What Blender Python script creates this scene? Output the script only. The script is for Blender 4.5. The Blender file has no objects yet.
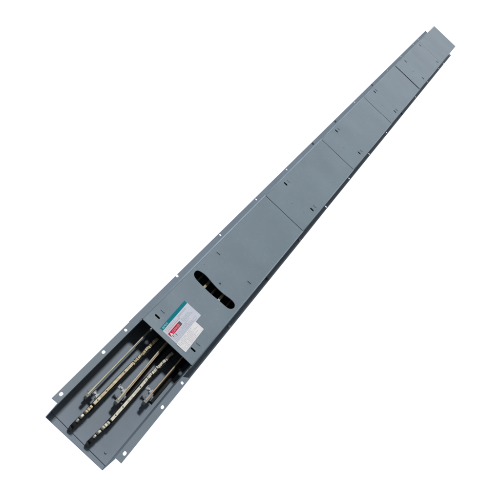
import bpy, bmesh, math, random
from mathutils import Vector, Matrix
random.seed(4)
S = bpy.context.scene
COL = S.collection

# ---------------------------------------------------------------- camera
R = [[0.7272294541879929, 0.4267212658895304, 0.5376302467301023],
     [0.6862262797593041, -0.46933376406078653, -0.5557151346510542],
     [0.015192561638499674, 0.7730684181559678, -0.6341406838554752]]
POS = Vector((-0.0326291, -0.80725966, 1.29897942))
cam = bpy.data.objects.new('camera', bpy.data.cameras.new('camera'))
COL.objects.link(cam)
cam.data.sensor_width = 36
cam.data.lens = 36 * 716.2988 / 500
cam.data.clip_start = 0.05
cam.data.clip_end = 200
right, down, fwd = Vector(R[0]), Vector(R[1]), Vector(R[2])
M = Matrix((right, -down, -fwd)).transposed().to_4x4()
M.translation = POS
cam.matrix_world = M
S.camera = cam

# ---------------------------------------------------------------- light: white studio below, dim room above, one soft box
world = bpy.data.worlds.new("World")
S.world = world
world.use_nodes = True
nt = world.node_tree
nt.nodes.clear()
out = nt.nodes.new('ShaderNodeOutputWorld')
bg = nt.nodes.new('ShaderNodeBackground')
tc = nt.nodes.new('ShaderNodeTexCoord')
sep = nt.nodes.new('ShaderNodeSeparateXYZ')
ramp = nt.nodes.new('ShaderNodeValToRGB')
mp = nt.nodes.new('ShaderNodeMapRange')
mp.inputs[1].default_value = -1
mp.inputs[2].default_value = 1
nt.links.new(tc.outputs['Generated'], sep.inputs[0])
# white band added beyond the far end, brightens the far cover by reflection
def vmath(op, a, b):
    n = nt.nodes.new('ShaderNodeMath'); n.operation = op
    for i, v in enumerate((a, b)):
        if isinstance(v, (int, float)): n.inputs[i].default_value = v
        else: nt.links.new(v, n.inputs[i])
    return n.outputs[0]
wy = vmath('MAXIMUM', sep.outputs[1], 0.0)
wy = vmath('MULTIPLY', vmath('POWER', wy, 8.0), 0.74)
# another white band added on the left, to light the right tray wall
wx = vmath('MULTIPLY', vmath('MAXIMUM', vmath('MULTIPLY', sep.outputs[0], -1.0), 0.0), 0.75)
nt.links.new(vmath('SUBTRACT', vmath('SUBTRACT', sep.outputs[2], wy), wx), mp.inputs[0])
nt.links.new(mp.outputs[0], ramp.inputs[0])
AMB = 0.175
ramp.color_ramp.elements[0].position = 0.52
ramp.color_ramp.elements[0].color = (1.03, 1.07, 1.15, 1)
ramp.color_ramp.elements[1].position = 0.62
ramp.color_ramp.elements[1].color = (AMB, AMB, AMB * 0.97, 1)
nt.links.new(ramp.outputs[0], bg.inputs[0])
bg.inputs[1].default_value = 1.0
nt.links.new(bg.outputs[0], out.inputs[0])

def area(name, pos, target, size, power, col):
    d = bpy.data.lights.new(name, 'AREA')
    d.shape = 'DISK'; d.size = size; d.energy = power; d.color = col
    o = bpy.data.objects.new(name, d); COL.objects.link(o)
    o.location = pos
    o.rotation_euler = (Vector(target) - Vector(pos)).to_track_quat('-Z', 'Y').to_euler()
    return o
area('softbox', (-1.35, 1.85, 5.0), (0, 1.4, 0), 0.8, 285, (1.0, 0.985, 0.96))

S.view_settings.view_transform = 'Standard'
S.view_settings.look = 'None'
S.view_settings.exposure = 0.0
S.view_settings.gamma = 1.0

# ---------------------------------------------------------------- materials
def mat(name, col, rough=0.5, metal=0.0, var=0.06, vscale=9.0, bump=0.0, bscale=400.0, spec=0.5, speck=0.0, speckcol=(0, 0, 0), sscale=120.0):
    m = bpy.data.materials.new(name); m.use_nodes = True
    n = m.node_tree; b = n.nodes['Principled BSDF']
    b.inputs['Roughness'].default_value = rough
    b.inputs['Metallic'].default_value = metal
    b.inputs['Specular IOR Level'].default_value = spec
    t = n.nodes.new('ShaderNodeTexCoord')
    no = n.nodes.new('ShaderNodeTexNoise'); no.inputs['Scale'].default_value = vscale
    no.inputs['Detail'].default_value = 6
    n.links.new(t.outputs['Object'], no.inputs['Vector'])
    r = n.nodes.new('ShaderNodeValToRGB')
    r.color_ramp.elements[0].position = 0.3; r.color_ramp.elements[1].position = 0.7
    r.color_ramp.elements[0].color = tuple(c * (1 - var) for c in col) + (1,)
    r.color_ramp.elements[1].color = tuple(c * (1 + var) for c in col) + (1,)
    n.links.new(no.outputs['Fac'], r.inputs[0])
    last = r.outputs[0]
    if speck:
        s = n.nodes.new('ShaderNodeTexNoise'); s.inputs['Scale'].default_value = sscale; s.inputs['Detail'].default_value = 3
        n.links.new(t.outputs['Object'], s.inputs['Vector'])
        r2 = n.nodes.new('ShaderNodeValToRGB')
        r2.color_ramp.elements[0].position = 0.56; r2.color_ramp.elements[1].position = 0.68
        r2.color_ramp.elements[0].color = (0, 0, 0, 1); r2.color_ramp.elements[1].color = (speck,) * 3 + (1,)
        n.links.new(s.outputs['Fac'], r2.inputs[0])
        mx = n.nodes.new('ShaderNodeMix'); mx.data_type = 'RGBA'
        n.links.new(r2.outputs[0], mx.inputs[0]); n.links.new(last, mx.inputs[6])
        mx.inputs[7].default_value = tuple(speckcol) + (1,)
        last = mx.outputs[2]
    n.links.new(last, b.inputs['Base Color'])
    # roughness wear
    rn = n.nodes.new('ShaderNodeMapRange'); rn.inputs[3].default_value = rough * 0.85; rn.inputs[4].default_value = min(1, rough * 1.2)
    n.links.new(no.outputs['Fac'], rn.inputs[0]); n.links.new(rn.outputs[0], b.inputs['Roughness'])
    if bump:
        bn = n.nodes.new('ShaderNodeTexNoise'); bn.inputs['Scale'].default_value = bscale; bn.inputs['Detail'].default_value = 2
        n.links.new(t.outputs['Object'], bn.inputs['Vector'])
        bu = n.nodes.new('ShaderNodeBump'); bu.inputs['Strength'].default_value = bump; bu.inputs['Distance'].default_value = 0.0006
        n.links.new(bn.outputs['Fac'], bu.inputs['Height'])
        # sheet metal is never quite flat: slow waviness below the orange-peel grain
        wn = n.nodes.new('ShaderNodeTexNoise'); wn.inputs['Scale'].default_value = 5.5; wn.inputs['Detail'].default_value = 1.5
        n.links.new(t.outputs['Object'], wn.inputs['Vector'])
        wb = n.nodes.new('ShaderNodeBump'); wb.inputs['Strength'].default_value = 0.6; wb.inputs['Distance'].default_value = 0.006
        n.links.new(wn.outputs['Fac'], wb.inputs['Height']); n.links.new(wb.outputs[0], bu.inputs['Normal'])
        n.links.new(bu.outputs[0], b.inputs['Normal'])
        # hairline scratches, mostly across the light
        sm = n.nodes.new('ShaderNodeMapping'); sm.inputs['Scale'].default_value = (260, 9, 20); sm.inputs['Rotation'].default_value = (0, 0, 0.5)
        n.links.new(t.outputs['Object'], sm.inputs['Vector'])
        sn = n.nodes.new('ShaderNodeTexNoise'); sn.inputs['Scale'].default_value = 1.0; sn.inputs['Detail'].default_value = 4
        n.links.new(sm.outputs[0], sn.inputs['Vector'])
        sr = n.nodes.new('ShaderNodeValToRGB'); sr.color_ramp.elements[0].position = 0.68; sr.color_ramp.elements[1].position = 0.74
        sr.color_ramp.elements[0].color = (0, 0, 0, 1); sr.color_ramp.elements[1].color = (0.35, 0.35, 0.35, 1)
        n.links.new(sn.outputs['Fac'], sr.inputs[0])
        m2 = n.nodes.new('ShaderNodeMix'); m2.data_type = 'RGBA'
        n.links.new(sr.outputs[0], m2.inputs[0]); n.links.new(last, m2.inputs[6])
        m2.inputs[7].default_value = tuple(min(1, c * 1.45) for c in col) + (1,)
        n.links.new(m2.outputs[2], b.inputs['Base Color'])
    return m

PAINT = mat('grey_paint', (0.120, 0.163, 0.199), 0.34, spec=0.95, bump=0.15, var=0.055, vscale=6, speck=0.10, speckcol=(0.25, 0.29, 0.32), sscale=90)
FLANGE = mat('grey_paint_dull', (0.106, 0.140, 0.175), 0.5, bump=0.15, var=0.06, vscale=12, speck=0.15, speckcol=(0.08, 0.095, 0.11), sscale=70)
EDGE = mat('lit_edge_paint', (0.170, 0.225, 0.270), 0.4, var=0.12, vscale=25)  # paler colour paints in the bright lit line along the folded edges
TRAY = mat('grey_paint_tray', (0.119, 0.157, 0.203), 0.48, bump=0.15, var=0.05, vscale=14, speck=0.12, speckcol=(0.09, 0.10, 0.12), sscale=60)
TIN = mat('tinned_brass', (0.34, 0.30, 0.20), 0.42, metal=0.4, var=0.35, vscale=90, speck=0.7, speckcol=(0.20, 0.15, 0.08), sscale=150)
TINPALE = mat('tinned_aluminium', (0.43, 0.415, 0.36), 0.42, metal=0.4, var=0.32, vscale=90, speck=0.65, speckcol=(0.22, 0.19, 0.14), sscale=150)
THIN = mat('pale_bar_edge', (0.36, 0.33, 0.24), 0.5, metal=0.3, var=0.2, vscale=50)
COPPER = mat('coppery_bar_edge', (0.30, 0.225, 0.165), 0.5, metal=0.3, var=0.2, vscale=50)
BLOCK = mat('dull_block', (0.17, 0.17, 0.165), 0.6, var=0.2, vscale=70, speck=0.5, speckcol=(0.26, 0.24, 0.2), sscale=200)
SLEEVE_SHADE = mat('black_sleeve_and_shade', (0.016, 0.016, 0.014), 0.7, spec=0.15, var=0.2, vscale=30)  # also colours the strips that stand in for shade beside thin bars
BLACK = mat('black_plastic', (0.020, 0.021, 0.022), 0.7, spec=0.2, var=0.2, vscale=30)
ZINC = mat('zinc_steel', (0.30, 0.33, 0.35), 0.45, metal=0.3, var=0.15, vscale=80)
DARKBOLT = mat('dark_steel', (0.05, 0.05, 0.055), 0.45, metal=0.5, var=0.1)
LABEL = mat('label_paper', (0.42, 0.45, 0.52), 0.7, var=0.04, vscale=40)
WHITE = mat('white_label_paper', (0.56, 0.555, 0.575), 0.7, var=0.04, vscale=40)
TEAL = mat('teal_ink', (0.003, 0.145, 0.185), 0.8, spec=0.1, var=0.08, vscale=40)
TEALPALE = mat('pale_teal_ink', (0.20, 0.40, 0.45), 0.6, var=0.05)
RED = mat('red_ink', (0.42, 0.006, 0.03), 0.8, spec=0.1, var=0.06)
PINK = mat('faded_red_ink', (0.46, 0.20, 0.27), 0.6, var=0.06)
INK = mat('grey_ink', (0.27, 0.29, 0.34), 0.5, var=0.1)
INKDARK = mat('dark_ink', (0.05, 0.045, 0.06), 0.5, var=0.1)

# ---------------------------------------------------------------- mesh helpers
def link_mesh(name, me, m, parent, bev=0.0, seg=2):
    o = bpy.data.objects.new(name, me); COL.objects.link(o)
    me.materials.clear(); me.materials.append(m)
    if parent is not None: o.parent = parent
    if bev:
        md = o.modifiers.new('bevel', 'BEVEL'); md.width = bev; md.segments = seg; md.limit_method = 'ANGLE'; md.angle_limit = math.radians(40)
        md.harden_normals = False
    return o

class MB:
    def __init__(s): s.bm = bmesh.new()
    def box(s, x0, x1, y0, y1, z0, z1, rot=0, piv=None):
        r = bmesh.ops.create_cube(s.bm, size=1)
        c = Vector(((x0+x1)/2, (y0+y1)/2, (z0+z1)/2))
        mt = Matrix.Translation(c) @ Matrix.Diagonal((x1-x0, y1-y0, z1-z0, 1))
        if rot:
            p = Vector(piv or c); mt = Matrix.Translation(p) @ Matrix.Rotation(rot, 4, 'Z') @ Matrix.Translation(-p) @ mt
        bmesh.ops.transform(s.bm, matrix=mt, verts=r['verts']); return s
    def cyl(s, c, rad, h, seg=24, r2=None, axis='Z'):
        r = bmesh.ops.create_cone(s.bm, cap_ends=True, segments=seg, radius1=rad, radius2=rad if r2 is None else r2, depth=h)
        mt = Matrix.Translation(c)
        if axis == 'X': mt = mt @ Matrix.Rotation(math.pi/2, 4, 'Y')
        if axis == 'Y': mt = mt @ Matrix.Rotation(math.pi/2, 4, 'X')
        bmesh.ops.transform(s.bm, matrix=mt, verts=r['verts']); return s
    def skewbar(s, pts, w, z0, z1):
        """a bar whose plan follows pts [(x, y) ...]"""
        lo = []; hi = []
        for x, y in pts:
            lo.append((s.bm.verts.new((x-w/2, y, z0)), s.bm.verts.new((x+w/2, y, z0))))
            hi.append((s.bm.verts.new((x-w/2, y, z1)), s.bm.verts.new((x+w/2, y, z1))))
        f = s.bm.faces.new
        for i in range(len(pts)-1):
            f((lo[i][0], lo[i+1][0], lo[i+1][1], lo[i][1])); f((hi[i][0], hi[i][1], hi[i+1][1], hi[i+1][0]))
            f((lo[i][0], hi[i][0], hi[i+1][0], lo[i+1][0])); f((lo[i][1], lo[i+1][1], hi[i+1][1], hi[i][1]))
        f((lo[0][0], lo[0][1], hi[0][1], hi[0][0])); f((lo[-1][0], hi[-1][0], hi[-1][1], lo[-1][1]))
        return s
    def build(s, name, m, parent, bev=0.0, smooth=False):
        bmesh.ops.recalc_face_normals(s.bm, faces=s.bm.faces)
        me = bpy.data.meshes.new(name); s.bm.to_mesh(me); s.bm.free()
        if smooth:
            for p in me.polygons: p.use_smooth = True
        return link_mesh(name, me, m, parent, bev)

def curve_mesh(cu):
    o = bpy.data.objects.new('tmp', cu); COL.objects.link(o)
    dg = bpy.context.evaluated_depsgraph_get()
    me = bpy.data.meshes.new_from_object(o.evaluated_get(dg))
    bpy.data.objects.remove(o); bpy.data.curves.remove(cu)
    return me

def sheet_mesh(outer, holes, z0, z1):
    """sheet metal plate with real cut-outs, between z0 and z1"""
    cu = bpy.data.curves.new('c', 'CURVE'); cu.dimensions = '2D'; cu.fill_mode = 'BOTH'
    cu.extrude = (z1 - z0) / 2
    for pl in [outer] + holes:
        sp = cu.splines.new('POLY'); sp.points.add(len(pl) - 1)
        for i, (x, y) in enumerate(pl): sp.points[i].co = (x, y, 0, 1)
        sp.use_cyclic_u = True
    me = curve_mesh(cu)
    me.transform(Matrix.Translation((0, 0, (z0 + z1) / 2)))
    return me

def rect(x0, x1, y0, y1): return [(x0, y0), (x1, y0), (x1, y1), (x0, y1)]
def circ(x, y, r, n=20): return [(x + r*math.cos(2*math.pi*i/n), y + r*math.sin(2*math.pi*i/n)) for i in range(n)]
def stadium(x, y, lx, ly, rot=0, n=8):
    """rounded slot of full length lx and width ly"""
    r = ly/2; h = lx/2 - r; p = []
    for i in range(n+1): a = -math.pi/2 + math.pi*i/n; p.append((h + r*math.cos(a), r*math.sin(a)))
    for i in range(n+1): a = math.pi/2 + math.pi*i/n; p.append((-h + r*math.cos(a), r*math.sin(a)))
    c, s = math.cos(rot), math.sin(rot)
    return [(x + c*u - s*v, y + s*u + c*v) for u, v in p]

def sheet(name, outer, holes, z0, z1, m, parent, bev=0.0004):
    return link_mesh(name, sheet_mesh(outer, holes, z0, z1), m, parent, bev, 1)

def text_mesh(txt, size):
    cu = bpy.data.curves.new('t', 'FONT'); cu.body = txt; cu.size = size; cu.extrude = 0.00004
    cu.align_x = 'LEFT'; cu.resolution_u = 3; cu.offset = size * 0.012
    return curve_mesh(cu)

# ---------------------------------------------------------------- the busway
root = bpy.data.objects.new('busway_section', None); COL.objects.link(root)
root.location = (0, 0, 0); root.empty_display_size = 0.2
root['label'] = 'long grey painted steel busway with an open tray end showing five bus bars'
root['category'] = 'busway'

ZB = -0.058          # bottom of the tray
ZF = -0.055          # mounting flange of the long body
ZT = 0.0124          # top of the cover
XO = 0.1005          # outer edge of the body flange
YE = 3.352           # far end of body flange
T = 0.0015

# --- open tray
tr = sheet('tray_floor', [(-0.0800, 0.0125), (0.0800, 0.0065), (0.0800, 0.42), (-0.0800, 0.42)], [], ZB - T, ZB, TRAY, root)
MB().box(-0.0796, 0.0796, -0.0045, 0.0300, ZB - 0.0034, ZB - 0.0019).build('end_lip', TRAY, tr, 0.0006)
MB().cyl((0.0616, 0.0284, ZB + 0.0012), 0.0032, 0.0024, 20).build('rivet', TRAY, tr, 0.0006)
for sx in (-1, 1):
    m = MB(); m.box(sx*0.0804 - T/2, sx*0.0804 + T/2, -0.0035, 0.300, ZB - 0.0050, -0.0002)
    m.build('tray_wall', TRAY, root, 0.0004)
    hs = [stadium(sx*0.0898, y, 0.0062, 0.0098, 0.0) if False else [(px, py) for px, py in stadium(0, 0, 0.0108, 0.0064, math.pi/2)] for y in (0,)]
    holes = []
    for y in (0.0218, 0.1700, 0.2572):
        holes.append([(px + sx*0.0890, py + y) for px, py in stadium(0, 0, 0.0115 if y < 0.2 else 0.0095, 0.0070, math.pi/2)])
    xi, xo = 0.0800, 0.0965
    if sx < 0:
        ol = [(-xo, 0.0), (-xi, 0.001), (-xi, 0.288), (-xo, 0.283)]
    else:
        ol = [(xi, 0.0), (xo, 0.0), (xo, 0.2835), (xi, 0.270)]
    f = sheet('tray_flange', ol, holes, -T, 0, FLANGE, root)

# --- long body
bodyw = {}
for sx in (-1, 1):
    m = MB()
    m.box(sx*0.0797 - T/2, sx*0.0797 + T/2, 0.300, 3.20, ZB - T, 0.0100)
    m.box(min(sx*0.0797, sx*0.0745), max(sx*0.0797, sx*0.0745), 0.306, 3.20, 0.0088, 0.0102)
    bodyw[sx] = m.build('body_wall', PAINT, root, 0.0003)
MB().box(-0.0790, 0.0790, 0.4205, 3.20, ZB - T, ZB).build('body_floor', PAINT, root)
darkL = [4, 5, 7]; darkR = [1, 7]
for sx in (-1, 1):
    ys = [0.549 + 0.2513*k for k in range(11)] + [3.170]
    holes = []; bolts = []
    for k, y in enumerate(ys):
        if sx < 0 and k == 0: continue
        if k in (darkL if sx < 0 else darkR): bolts.append(y)
        if k == 0 or (sx > 0 and k == 2): continue
        holes.append(circ(sx*0.0943, y, 0.0040))
    if sx < 0:   # the first left hole breaks the edge of the flange
        n = [(-XO, 0.5595), (-0.0955, 0.5595), (-0.0925, 0.5545), (-0.0955, 0.549), (-XO, 0.549)]
        ol = [(-0.0797, 0.328), (-0.0797, YE), (-XO, YE)] + n + [(-XO, 0.328)]
    else:
        ol = [(0.0797, 0.285), (0.0860, 0.285), (0.0905, 0.318), (XO + 0.001, 0.326), (XO + 0.001, 1.0), (XO, 1.3), (XO, 3.16), (XO-0.004, 3.162), (XO-0.004, 3.176), (XO, 3.178), (XO, YE), (0.0797, YE)]
    fl = sheet('mounting_flange', ol, holes, ZF - T, ZF, FLANGE, root)
    for y in bolts:
        MB().cyl((sx*0.0943, y, ZF + 0.0012), 0.0052, 0.0030, 6).build('bolt', DARKBOLT, fl, 0.0004)
    if sx > 0:
        for k in (0, 2):
            MB().cyl((0.0955, ys[k], ZF + 0.0012), 0.0040, 0.0024, 16).build('rivet', ZINC, fl, 0.0004)

# --- cover panels
oval = []
up = [(-0.0640, 0.5560), (-0.052, 0.5600), (-0.0393, 0.5610), (-0.020, 0.5575), (0.0, 0.5550), (0.020, 0.5550), (0.035, 0.5575), (0.0480, 0.5600), (0.0600, 0.5590)]
rt = [(0.0665, 0.5540), (0.0690, 0.5460), (0.0672, 0.5370), (0.0620, 0.5300)]
lo = [(0.0549, 0.5262), (0.0400, 0.5255), (0.0258, 0.5250), (0.0, 0.5220), (-0.0254, 0.5225), (-0.040, 0.5230), (-0.0520, 0.5240)]
lf = [(-0.0620, 0.5270), (-0.0675, 0.5335), (-0.0700, 0.5420), (-0.0685, 0.5505)]
oval = up + rt + lo + lf
def smooth_closed(p, it=2):
    for _ in range(it):
        q = []
        for i in range(len(p)):
            a, b = p[i], p[(i+1) % len(p)]
            q.append((a[0]*.75 + b[0]*.25, a[1]*.75 + b[1]*.25)); q.append((a[0]*.25 + b[0]*.75, a[1]*.25 + b[1]*.75))
        p = q
    return p
oval = smooth_closed(oval)

XC = 0.0808
panels = [  # y0, y1, z offset, slots, open slots?
    (0.3050, 1.0052, 0.0, [(-0.0582, 0.3415, 1), (0.0578, 0.3425, 1), (-0.0598, 0.6591, .7), (0.0554, 0.6592, .6)]),
    (1.0080, 1.5018, 0.0, [(-0.0602, 1.1308, 1), (0.0583, 1.1278, 1)]),
    (1.5048, 2.0060, 0.0, [(-0.0623, 1.6277, 1), (0.0570, 1.6257, 1)]),
    (2.0095, 2.4870, 0.0, [(-0.0624, 2.1205, 1), (0.0591, 2.1176, 1)]),
    (2.4950, 2.9500, 0.0006, [(-0.0587, 2.6233, 1), (0.0590, 2.6195, 1), (-0.0613, 2.9230, 1), (0.0603, 2.9209, .9)]),
    (2.9550, 3.3065, -0.0006, []),
]
for i, (y0, y1, dz, slots) in enumerate(panels):
    holes = [stadium(x, y, 0.0155 * s, 0.0062 if y < 1 else 0.0078, 0) for x, y, s in slots if s >= .8]
    if i == 0: holes.append(oval)
    xc = XC if i < 5 else 0.0813
    xf = xc; xc = xc - 0.0018
    if i == 0:
        ol = [(-xc, y0), (xc, y0), (xc, y1), (-xc, y1)]
    elif i == 5:
        ol = [(-xc, y0), (xc, y0), (xc, y1), (-xc + 0.001, y1)]
    else:
        ol = rect(-xc, xc, y0, y1)
    pan = sheet('cover_panel', ol, holes, ZT - T + dz, ZT + dz, PAINT, root, 0.0007)
    xc = xf
    # rolled long edges
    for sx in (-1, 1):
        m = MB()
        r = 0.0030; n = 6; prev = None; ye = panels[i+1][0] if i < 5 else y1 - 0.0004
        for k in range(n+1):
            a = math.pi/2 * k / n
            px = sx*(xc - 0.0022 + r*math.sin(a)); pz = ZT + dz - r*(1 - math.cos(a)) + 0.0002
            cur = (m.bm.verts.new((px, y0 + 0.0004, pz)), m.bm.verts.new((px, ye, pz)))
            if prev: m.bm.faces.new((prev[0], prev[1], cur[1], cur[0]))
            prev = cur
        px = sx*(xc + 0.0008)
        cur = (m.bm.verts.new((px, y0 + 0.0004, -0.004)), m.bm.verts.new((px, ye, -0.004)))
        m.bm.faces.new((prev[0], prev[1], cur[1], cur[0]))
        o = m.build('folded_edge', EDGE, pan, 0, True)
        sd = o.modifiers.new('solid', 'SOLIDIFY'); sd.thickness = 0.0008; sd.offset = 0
    # raised louvre beside each slot
    for x, y, s in slots:
        if s < .8:
            MB().box(x - 0.0060, x + 0.0060, y - 0.0028, y + 0.0010, ZT - 0.0003, ZT + 0.0030).build('hanger_tab', PAINT, pan, 0.0006)
            continue
        if y > 2.5: continue
        m = MB(); m.box(x - 0.0062*s, x + 0.0062*s, y + 0.0222, y + 0.0262, ZT + dz - 0.0003, ZT + dz + 0.0020)
        m.build('hanger_tab', PAINT, pan, 0.0006)
    if i == 0:
        MB().cyl((-0.0009, 0.5747, ZT + 0.0006), 0.0026, 0.0022, 12).build('screw', DARKBOLT, pan, 0.0004)
        MB().cyl((-0.066, 0.5880, ZT + 0.0002), 0.0024, 0.0012, 12).build('screw', PAINT, pan, 0.0003)
    if i == 1:
        for x, y in ((-0.004, 1.0764), (0.045, 1.085)):
            MB().cyl((x, y, ZT + 0.0003), 0.0028, 0.0012, 12).build('screw', PAINT, pan, 0.0003)
    if i in (2, 3):
        MB().cyl((0.0, panels[i][0] + 0.07, ZT + 0.0003), 0.0028, 0.0012, 12).build('screw', PAINT, pan, 0.0003)
    if i == 4:
        MB().cyl((0.0, 2.60, ZT + dz + 0.0003), 0.0036, 0.0012, 12).build('screw', PAINT, pan, 0.0003)
# thin frame under each seam so it reads as a dark joint
for ys in (1.0066, 1.5033, 2.0078, 2.4910, 2.9515):
    MB().box(-0.0742, 0.0742, ys - 0.012, ys + 0.012, 0.0040, 0.0052).build('seam_strip', SLEEVE_SHADE if 2.4 < ys < 2.6 else TRAY, root)

# --- main bus bars: bright top edge on a black sleeve
def polyx(pts, y):
    for (xa, ya), (xb, yb) in zip(pts, pts[1:]):
        if y <= yb: return xa + (xb - xa) * (y - ya) / (yb - ya)
    return pts[-1][0]
ZTOP = -0.022
def main_bar(pts, m, dots, name_m):
    w = 0.0068
    # bare edge, in pieces like the photographed one: jaw fingers, plain run with dots, crinkled run
    b = MB(); b.skewbar([(polyx(pts, 0.072), 0.072)] + [p for p in pts if 0.072 < p[1] < 0.212] + [(polyx(pts, 0.212), 0.212)], w, ZTOP - 0.004, ZTOP)
    b.skewbar([(polyx(pts, 0.34), 0.34), (pts[-1][0], 3.15)], w, ZTOP - 0.004, ZTOP)
    bar = b.build('bus_bar', m, root, 0.0006)
    # crinkled stretch
    rnd = random.Random(7 + len(dots) + int(pts[0][0]*1e4))
    b = MB(); y = 0.2122
    while y < 0.322:
        L = rnd.uniform(0.0025, 0.0065); x = polyx(pts, y) + rnd.uniform(-0.0007, 0.0007)
        b.box(x - w/2 - rnd.uniform(-.0008, .0006), x + w/2 + rnd.uniform(-.0008, .0006), y, y + L, ZTOP - 0.006, ZTOP + rnd.uniform(-0.0016, 0.0012), rnd.uniform(-.22, .22))
        y += L + rnd.uniform(0.0003, 0.0014)
    b.build('contact_segments', m, bar, 0.0007)
    # jaw fingers at the near tip
    for (ya, yb, ww) in ((0.0165, 0.0215, .0050), (0.0285, 0.0370, .0062), (0.0440, 0.0500, .0072), (0.0508, 0.0585, .0074), (0.0592, 0.0660, .0070)):
        x = polyx(pts, (ya+yb)/2)
        j = MB(); j.box(x - ww/2, x + ww/2, ya, yb, ZTOP - 0.010, ZTOP + 0.0005, rnd.uniform(-.25, .25))
        j.build('contact_finger', TINPALE if ya < .04 else m, bar, 0.0014)
    s = MB(); P = [(polyx(pts, 0.014), 0.014)] + [p for p in pts if p[1] > 0.014 and p[1] < 0.3] + [(polyx(pts, 0.315), 0.315), (pts[-1][0], 3.15)]
    s.skewbar([(x + 0.0004, y) for x, y in [p for p in P if p[1] < 0.07] + [(polyx(pts, 0.0705), 0.0705)]], 0.0086, ZB + 0.002, ZTOP - 0.0078)
    s.skewbar([(x + 0.0010, y) for x, y in [(polyx(pts, 0.070), 0.070)] + [p for p in P if p[1] > 0.0715]], 0.0116, ZB + 0.002, ZTOP - 0.0075)
    s.build('sleeve_and_shade_strip', SLEEVE_SHADE, bar, 0.0010)
    # foot block
    x = polyx(pts, 0.02)
    f = MB(); f.box(x - 0.0028, x + 0.0058, 0.0065, 0.0137, ZB + 0.0002, ZB + 0.012); f.build('foot_block', BLACK, bar, 0.0015)
    for yd in dots:
        MB().cyl((polyx(pts, yd), yd, ZTOP + 0.0001), 0.0019, 0.0006, 16).build('rivet', INKDARK, bar)
    return bar
A = [(-0.0282, 0.010), (-0.0264, 0.058), (-0.0255, 0.117), (-0.0248, 0.186), (-0.0244, 0.2126), (-0.0225, 0.3152), (-0.0245, 0.57)]
B = [(0.0200, 0.010), (0.0222, 0.049), (0.0243, 0.0713), (0.0242, 0.1153), (0.0240, 0.1853), (0.0226, 0.2277), (0.0275, 0.3152), (0.0262, 0.57)]
b1 = main_bar(A, TIN, (0.0767+0.008, 0.1171, 0.1857), 'a'); b1['label'] = 'left wide bus bar with a yellowish edge'
b2 = main_bar(B, TINPALE, (0.0880, 0.1153, 0.1853), 'b'); b2['label'] = 'right wide bus bar with a pale edge'

# --- thin bus bars with their clips, end blocks and added shadow plates
def thin_bar(x0, x1, y0, m, clip, endw, mm, shade=None):
    b = MB(); b.skewbar([(x0, y0), (x1, 0.30), (x1, 3.15)], 0.0030, ZTOP - 0.012, ZTOP)
    bar = b.build('bus_bar', m, root, 0.0005)
    s = MB(); s.skewbar([(x0 + 0.0022, y0 + 0.004), (x1 + 0.0022, 0.30), (x1 + 0.0022, 3.15)], endw, ZTOP - 0.020, ZTOP - 0.0035)
    s.build('bar_body', mm, bar, 0.0006)
    xa, xb, yc = clip
    c = MB(); c.box(xa, xb, yc - 0.0038, yc + 0.0038, ZTOP - 0.0095, ZTOP - 0.0070)
    c.box(xa, xa + 0.0016, yc - 0.006, yc + 0.006, ZTOP - 0.014, ZTOP - 0.004)
    c.box(xb - 0.0026, xb, yc - 0.007, yc + 0.007, ZTOP - 0.016, ZTOP - 0.005)
    cl = c.build('bar_clip', ZINC, bar, 0.0006)
    MB().cyl(((xa*.55 + xb*.45), yc, ZTOP - 0.0055), 0.0034, 0.0040, 6).build('bolt', ZINC, cl, 0.0005)
    g = MB(); g.skewbar([(x0 + 0.0012, y0 - 0.006), (x0 + 0.0012, y0 + 0.026)], endw + 0.0042, ZTOP - 0.0115, ZTOP - 0.0012)
    g.build('end_block', BLOCK, bar, 0.0010)
    e = MB(); e.box(x0 - 0.006, x0 + 0.010, y0 + 0.014, y0 + 0.030, ZTOP - 0.0145, ZTOP - 0.0125)
    e.box(x0 - 0.002, x0 + 0.006, y0 + 0.0005, y0 + 0.0135, ZTOP - 0.0225, ZTOP - 0.0205)
    e.build('shadow_plate', TRAY, bar, 0.0006)  # plates added under the bar to enlarge the clip's cast shadow
    if shade:
        xa, xb = shade
        v = MB(); v.skewbar([(x0 + (xa+xb)/2, y0 + 0.028), (x1 + (xa+xb)/2, 0.30), (x1 + (xa+xb)/2, 3.15)], xb - xa, ZB + 0.001, ZTOP - 0.030)
        v.build('sleeve_and_shade_strip', SLEEVE_SHADE, bar, 0.001)  # low black strip painted in for the shade beside the bar
    return bar
c1 = thin_bar(-0.0500, -0.0497, 0.0790, THIN, (-0.0480, -0.0315, 0.0965), 0.0026, TRAY)
c2 = thin_bar(0.0058, 0.0003, 0.1200, THIN, (-0.0140, 0.0040, 0.1525), 0.0050, COPPER, (0.002, 0.013))
c3 = thin_bar(0.0524, 0.0524, 0.1700, COPPER, (0.0345, 0.0510, 0.2010), 0.0042, SLEEVE_SHADE, (0.002, 0.018))
c1['label'] = 'thin bus bar nearest the left wall'
c2['label'] = 'thin bus bar between the two wide ones'
c3['label'] = 'thin coppery bus bar nearest the right wall'

# cross insulators deep under the cover, glimpsed through the oval opening
for x, px_m in ((-0.0243, TIN), (0.0262, TINPALE)):
    MB().box(x - 0.0036, x + 0.0036, 0.500, 0.600, ZTOP + 0.0002, -0.0075).build('plug_contact', px_m, b1 if x < 0 else b2, 0.0008)
for y in (0.45, 0.62):
    MB().box(-0.070, 0.070, y, y + 0.016, ZB + 0.001, ZTOP - 0.022).build('cross_insulator', BLACK, root, 0.002)

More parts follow.
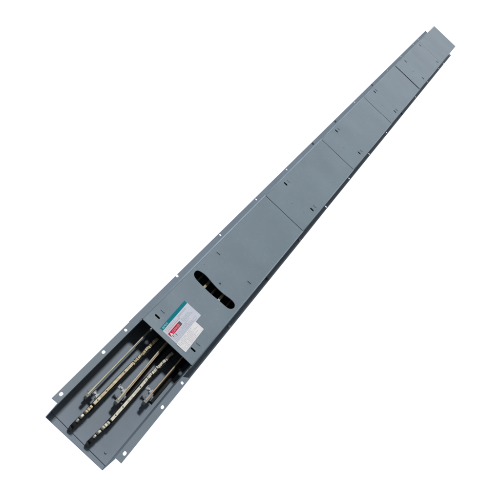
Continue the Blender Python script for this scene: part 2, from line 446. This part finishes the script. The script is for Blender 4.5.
# --- labels on the cover
def lab(name, x0, x1, y0, y1, m, rot, z, parent, r=0.002):
    cx, cy = (x0+x1)/2, (y0+y1)/2; q = []
    for (sx, sy, a0) in ((1, -1, -90), (1, 1, 0), (-1, 1, 90), (-1, -1, 180)):
        for k in range(5):
            a = math.radians(a0 + 22.5*k)
            q.append((sx*((x1-x0)/2 - r) + r*math.cos(a), sy*((y1-y0)/2 - r) + r*math.sin(a)))
    c, s = math.cos(rot), math.sin(rot)
    me = sheet_mesh([(c*u - s*v, s*u + c*v) for u, v in q], [], z, z + 0.00015)
    o = link_mesh(name, me, m, parent)
    o.matrix_local = Matrix.Translation((cx, cy, 0))
    me.transform(Matrix.Translation((0, 0, 0)))
    return o
def on(name, parent, m, me_or_boxes, z):
    """ink on a label, in the label's own coordinates"""
    o = MB() if not hasattr(me_or_boxes, 'vertices') else None
    if o:
        for x0, x1, y0, y1 in me_or_boxes: o.box(x0, x1, y0, y1, z, z + 0.00012)
        bmesh.ops.recalc_face_normals(o.bm, faces=o.bm.faces)
        me = bpy.data.meshes.new(name); o.bm.to_mesh(me); o.bm.free()
    else: me = me_or_boxes
    me.transform(Matrix.Rotation(parent['tilt'], 4, 'Z'))
    return link_mesh(name, me, m, parent)
def text_on(txt, size, x, y, z, sx=1.0):
    me = text_mesh(txt, size)
    # reads up the length of the busway (+y), letter tops towards -x
    me.transform(Matrix.Translation((x, y, z)) @ Matrix.Rotation(math.pi/2, 4, 'Z') @ Matrix.Diagonal((sx, 1, 1, 1)))
    return me

z0 = ZT + 0.0001
t1 = math.radians(1.5)
L1 = lab('warning_label', -0.0365, 0.0190, 0.3200, 0.4420, LABEL, t1, z0, root)
L1['tilt'] = t1; L1['label'] = 'grey-white warning label with a teal header and a red danger box'
zi = z0 + 0.00020
hx0, hx1 = -0.0277, -0.0185
on('header_band', L1, TEAL, [(hx0, hx1, -0.0605, 0.0605)], zi)
on('header_lettering', L1, TEALPALE, text_on('SIEMENS', 0.0066, -0.0207, -0.0560, zi + 0.00018, 1.0), 0)
on('danger_box', L1, RED, [(-0.0045, 0.0062, -0.0570, -0.0020)], zi)
tri = bpy.data.meshes.new('tri'); bt = bmesh.new()
v = [bt.verts.new(p) for p in ((0.0050, -0.0550, zi+.0002), (0.0050, -0.0455, zi+.0002), (-0.0034, -0.0502, zi+.0002))]
bt.faces.new(v); bt.to_mesh(tri); bt.free()
on('danger_triangle', L1, WHITE, tri, 0)
on('danger_lettering', L1, PINK, text_on('DANGER', 0.0088, 0.0042, -0.0440, zi + 0.00018, 0.98), 0)
on('dark_square', L1, INKDARK, [(-0.0040, 0.0057, -0.0098, -0.0024)], zi + 0.0001)
# fine print nobody could read, as rows of short strokes
rnd = random.Random(3)
def rows(xs, ya, yb, th, gap=(0.0012, 0.0022), wl=(0.002, 0.008), fill=1.0):
    q = []
    for x in xs:
        y = ya; end = ya + (yb - ya) * rnd.uniform(.6, 1)
        while y < end:
            l = rnd.uniform(*wl)
            if rnd.random() < fill: q.append((x, x + th, y, min(y + l, yb)))
            y += l + rnd.uniform(*gap)
    return q
on('fine_print', L1, INK, rows([-0.0155, -0.0128], -0.056, 0.000, 0.0011) + rows([0.0092, 0.0120, 0.0148, 0.0176, 0.0204, 0.0232], -0.056, 0.052, 0.0010)
   + rows([-0.0150, -0.0125, -0.0030, -0.0002, 0.0026, 0.0054], 0.004, 0.056, 0.0010), zi)
on('red_print', L1, PINK, rows([-0.0095], -0.052, 0.030, 0.0019, wl=(0.003, 0.007)), zi + 0.00005)
on('emblem_print', L1, INKDARK, [(0.0085, 0.0150, -0.0415, -0.0395), (0.0085, 0.0105, -0.0520, -0.0480)], zi + 0.00006)
t2 = math.radians(2.0)
L2 = lab('rating_label', 0.0178, 0.0467, 0.3190, 0.4140, WHITE, t2, z0 + 0.0006, root, 0.0008)
L2['tilt'] = t2; L2['label'] = 'plain white rating label overlapping the warning label'
on('fine_print', L2, INK, rows([-0.0120, -0.0088, -0.0056, -0.0024, 0.0008, 0.0040, 0.0072, 0.0104], -0.043, 0.043, 0.0007, fill=.75), z0 + 0.00078)
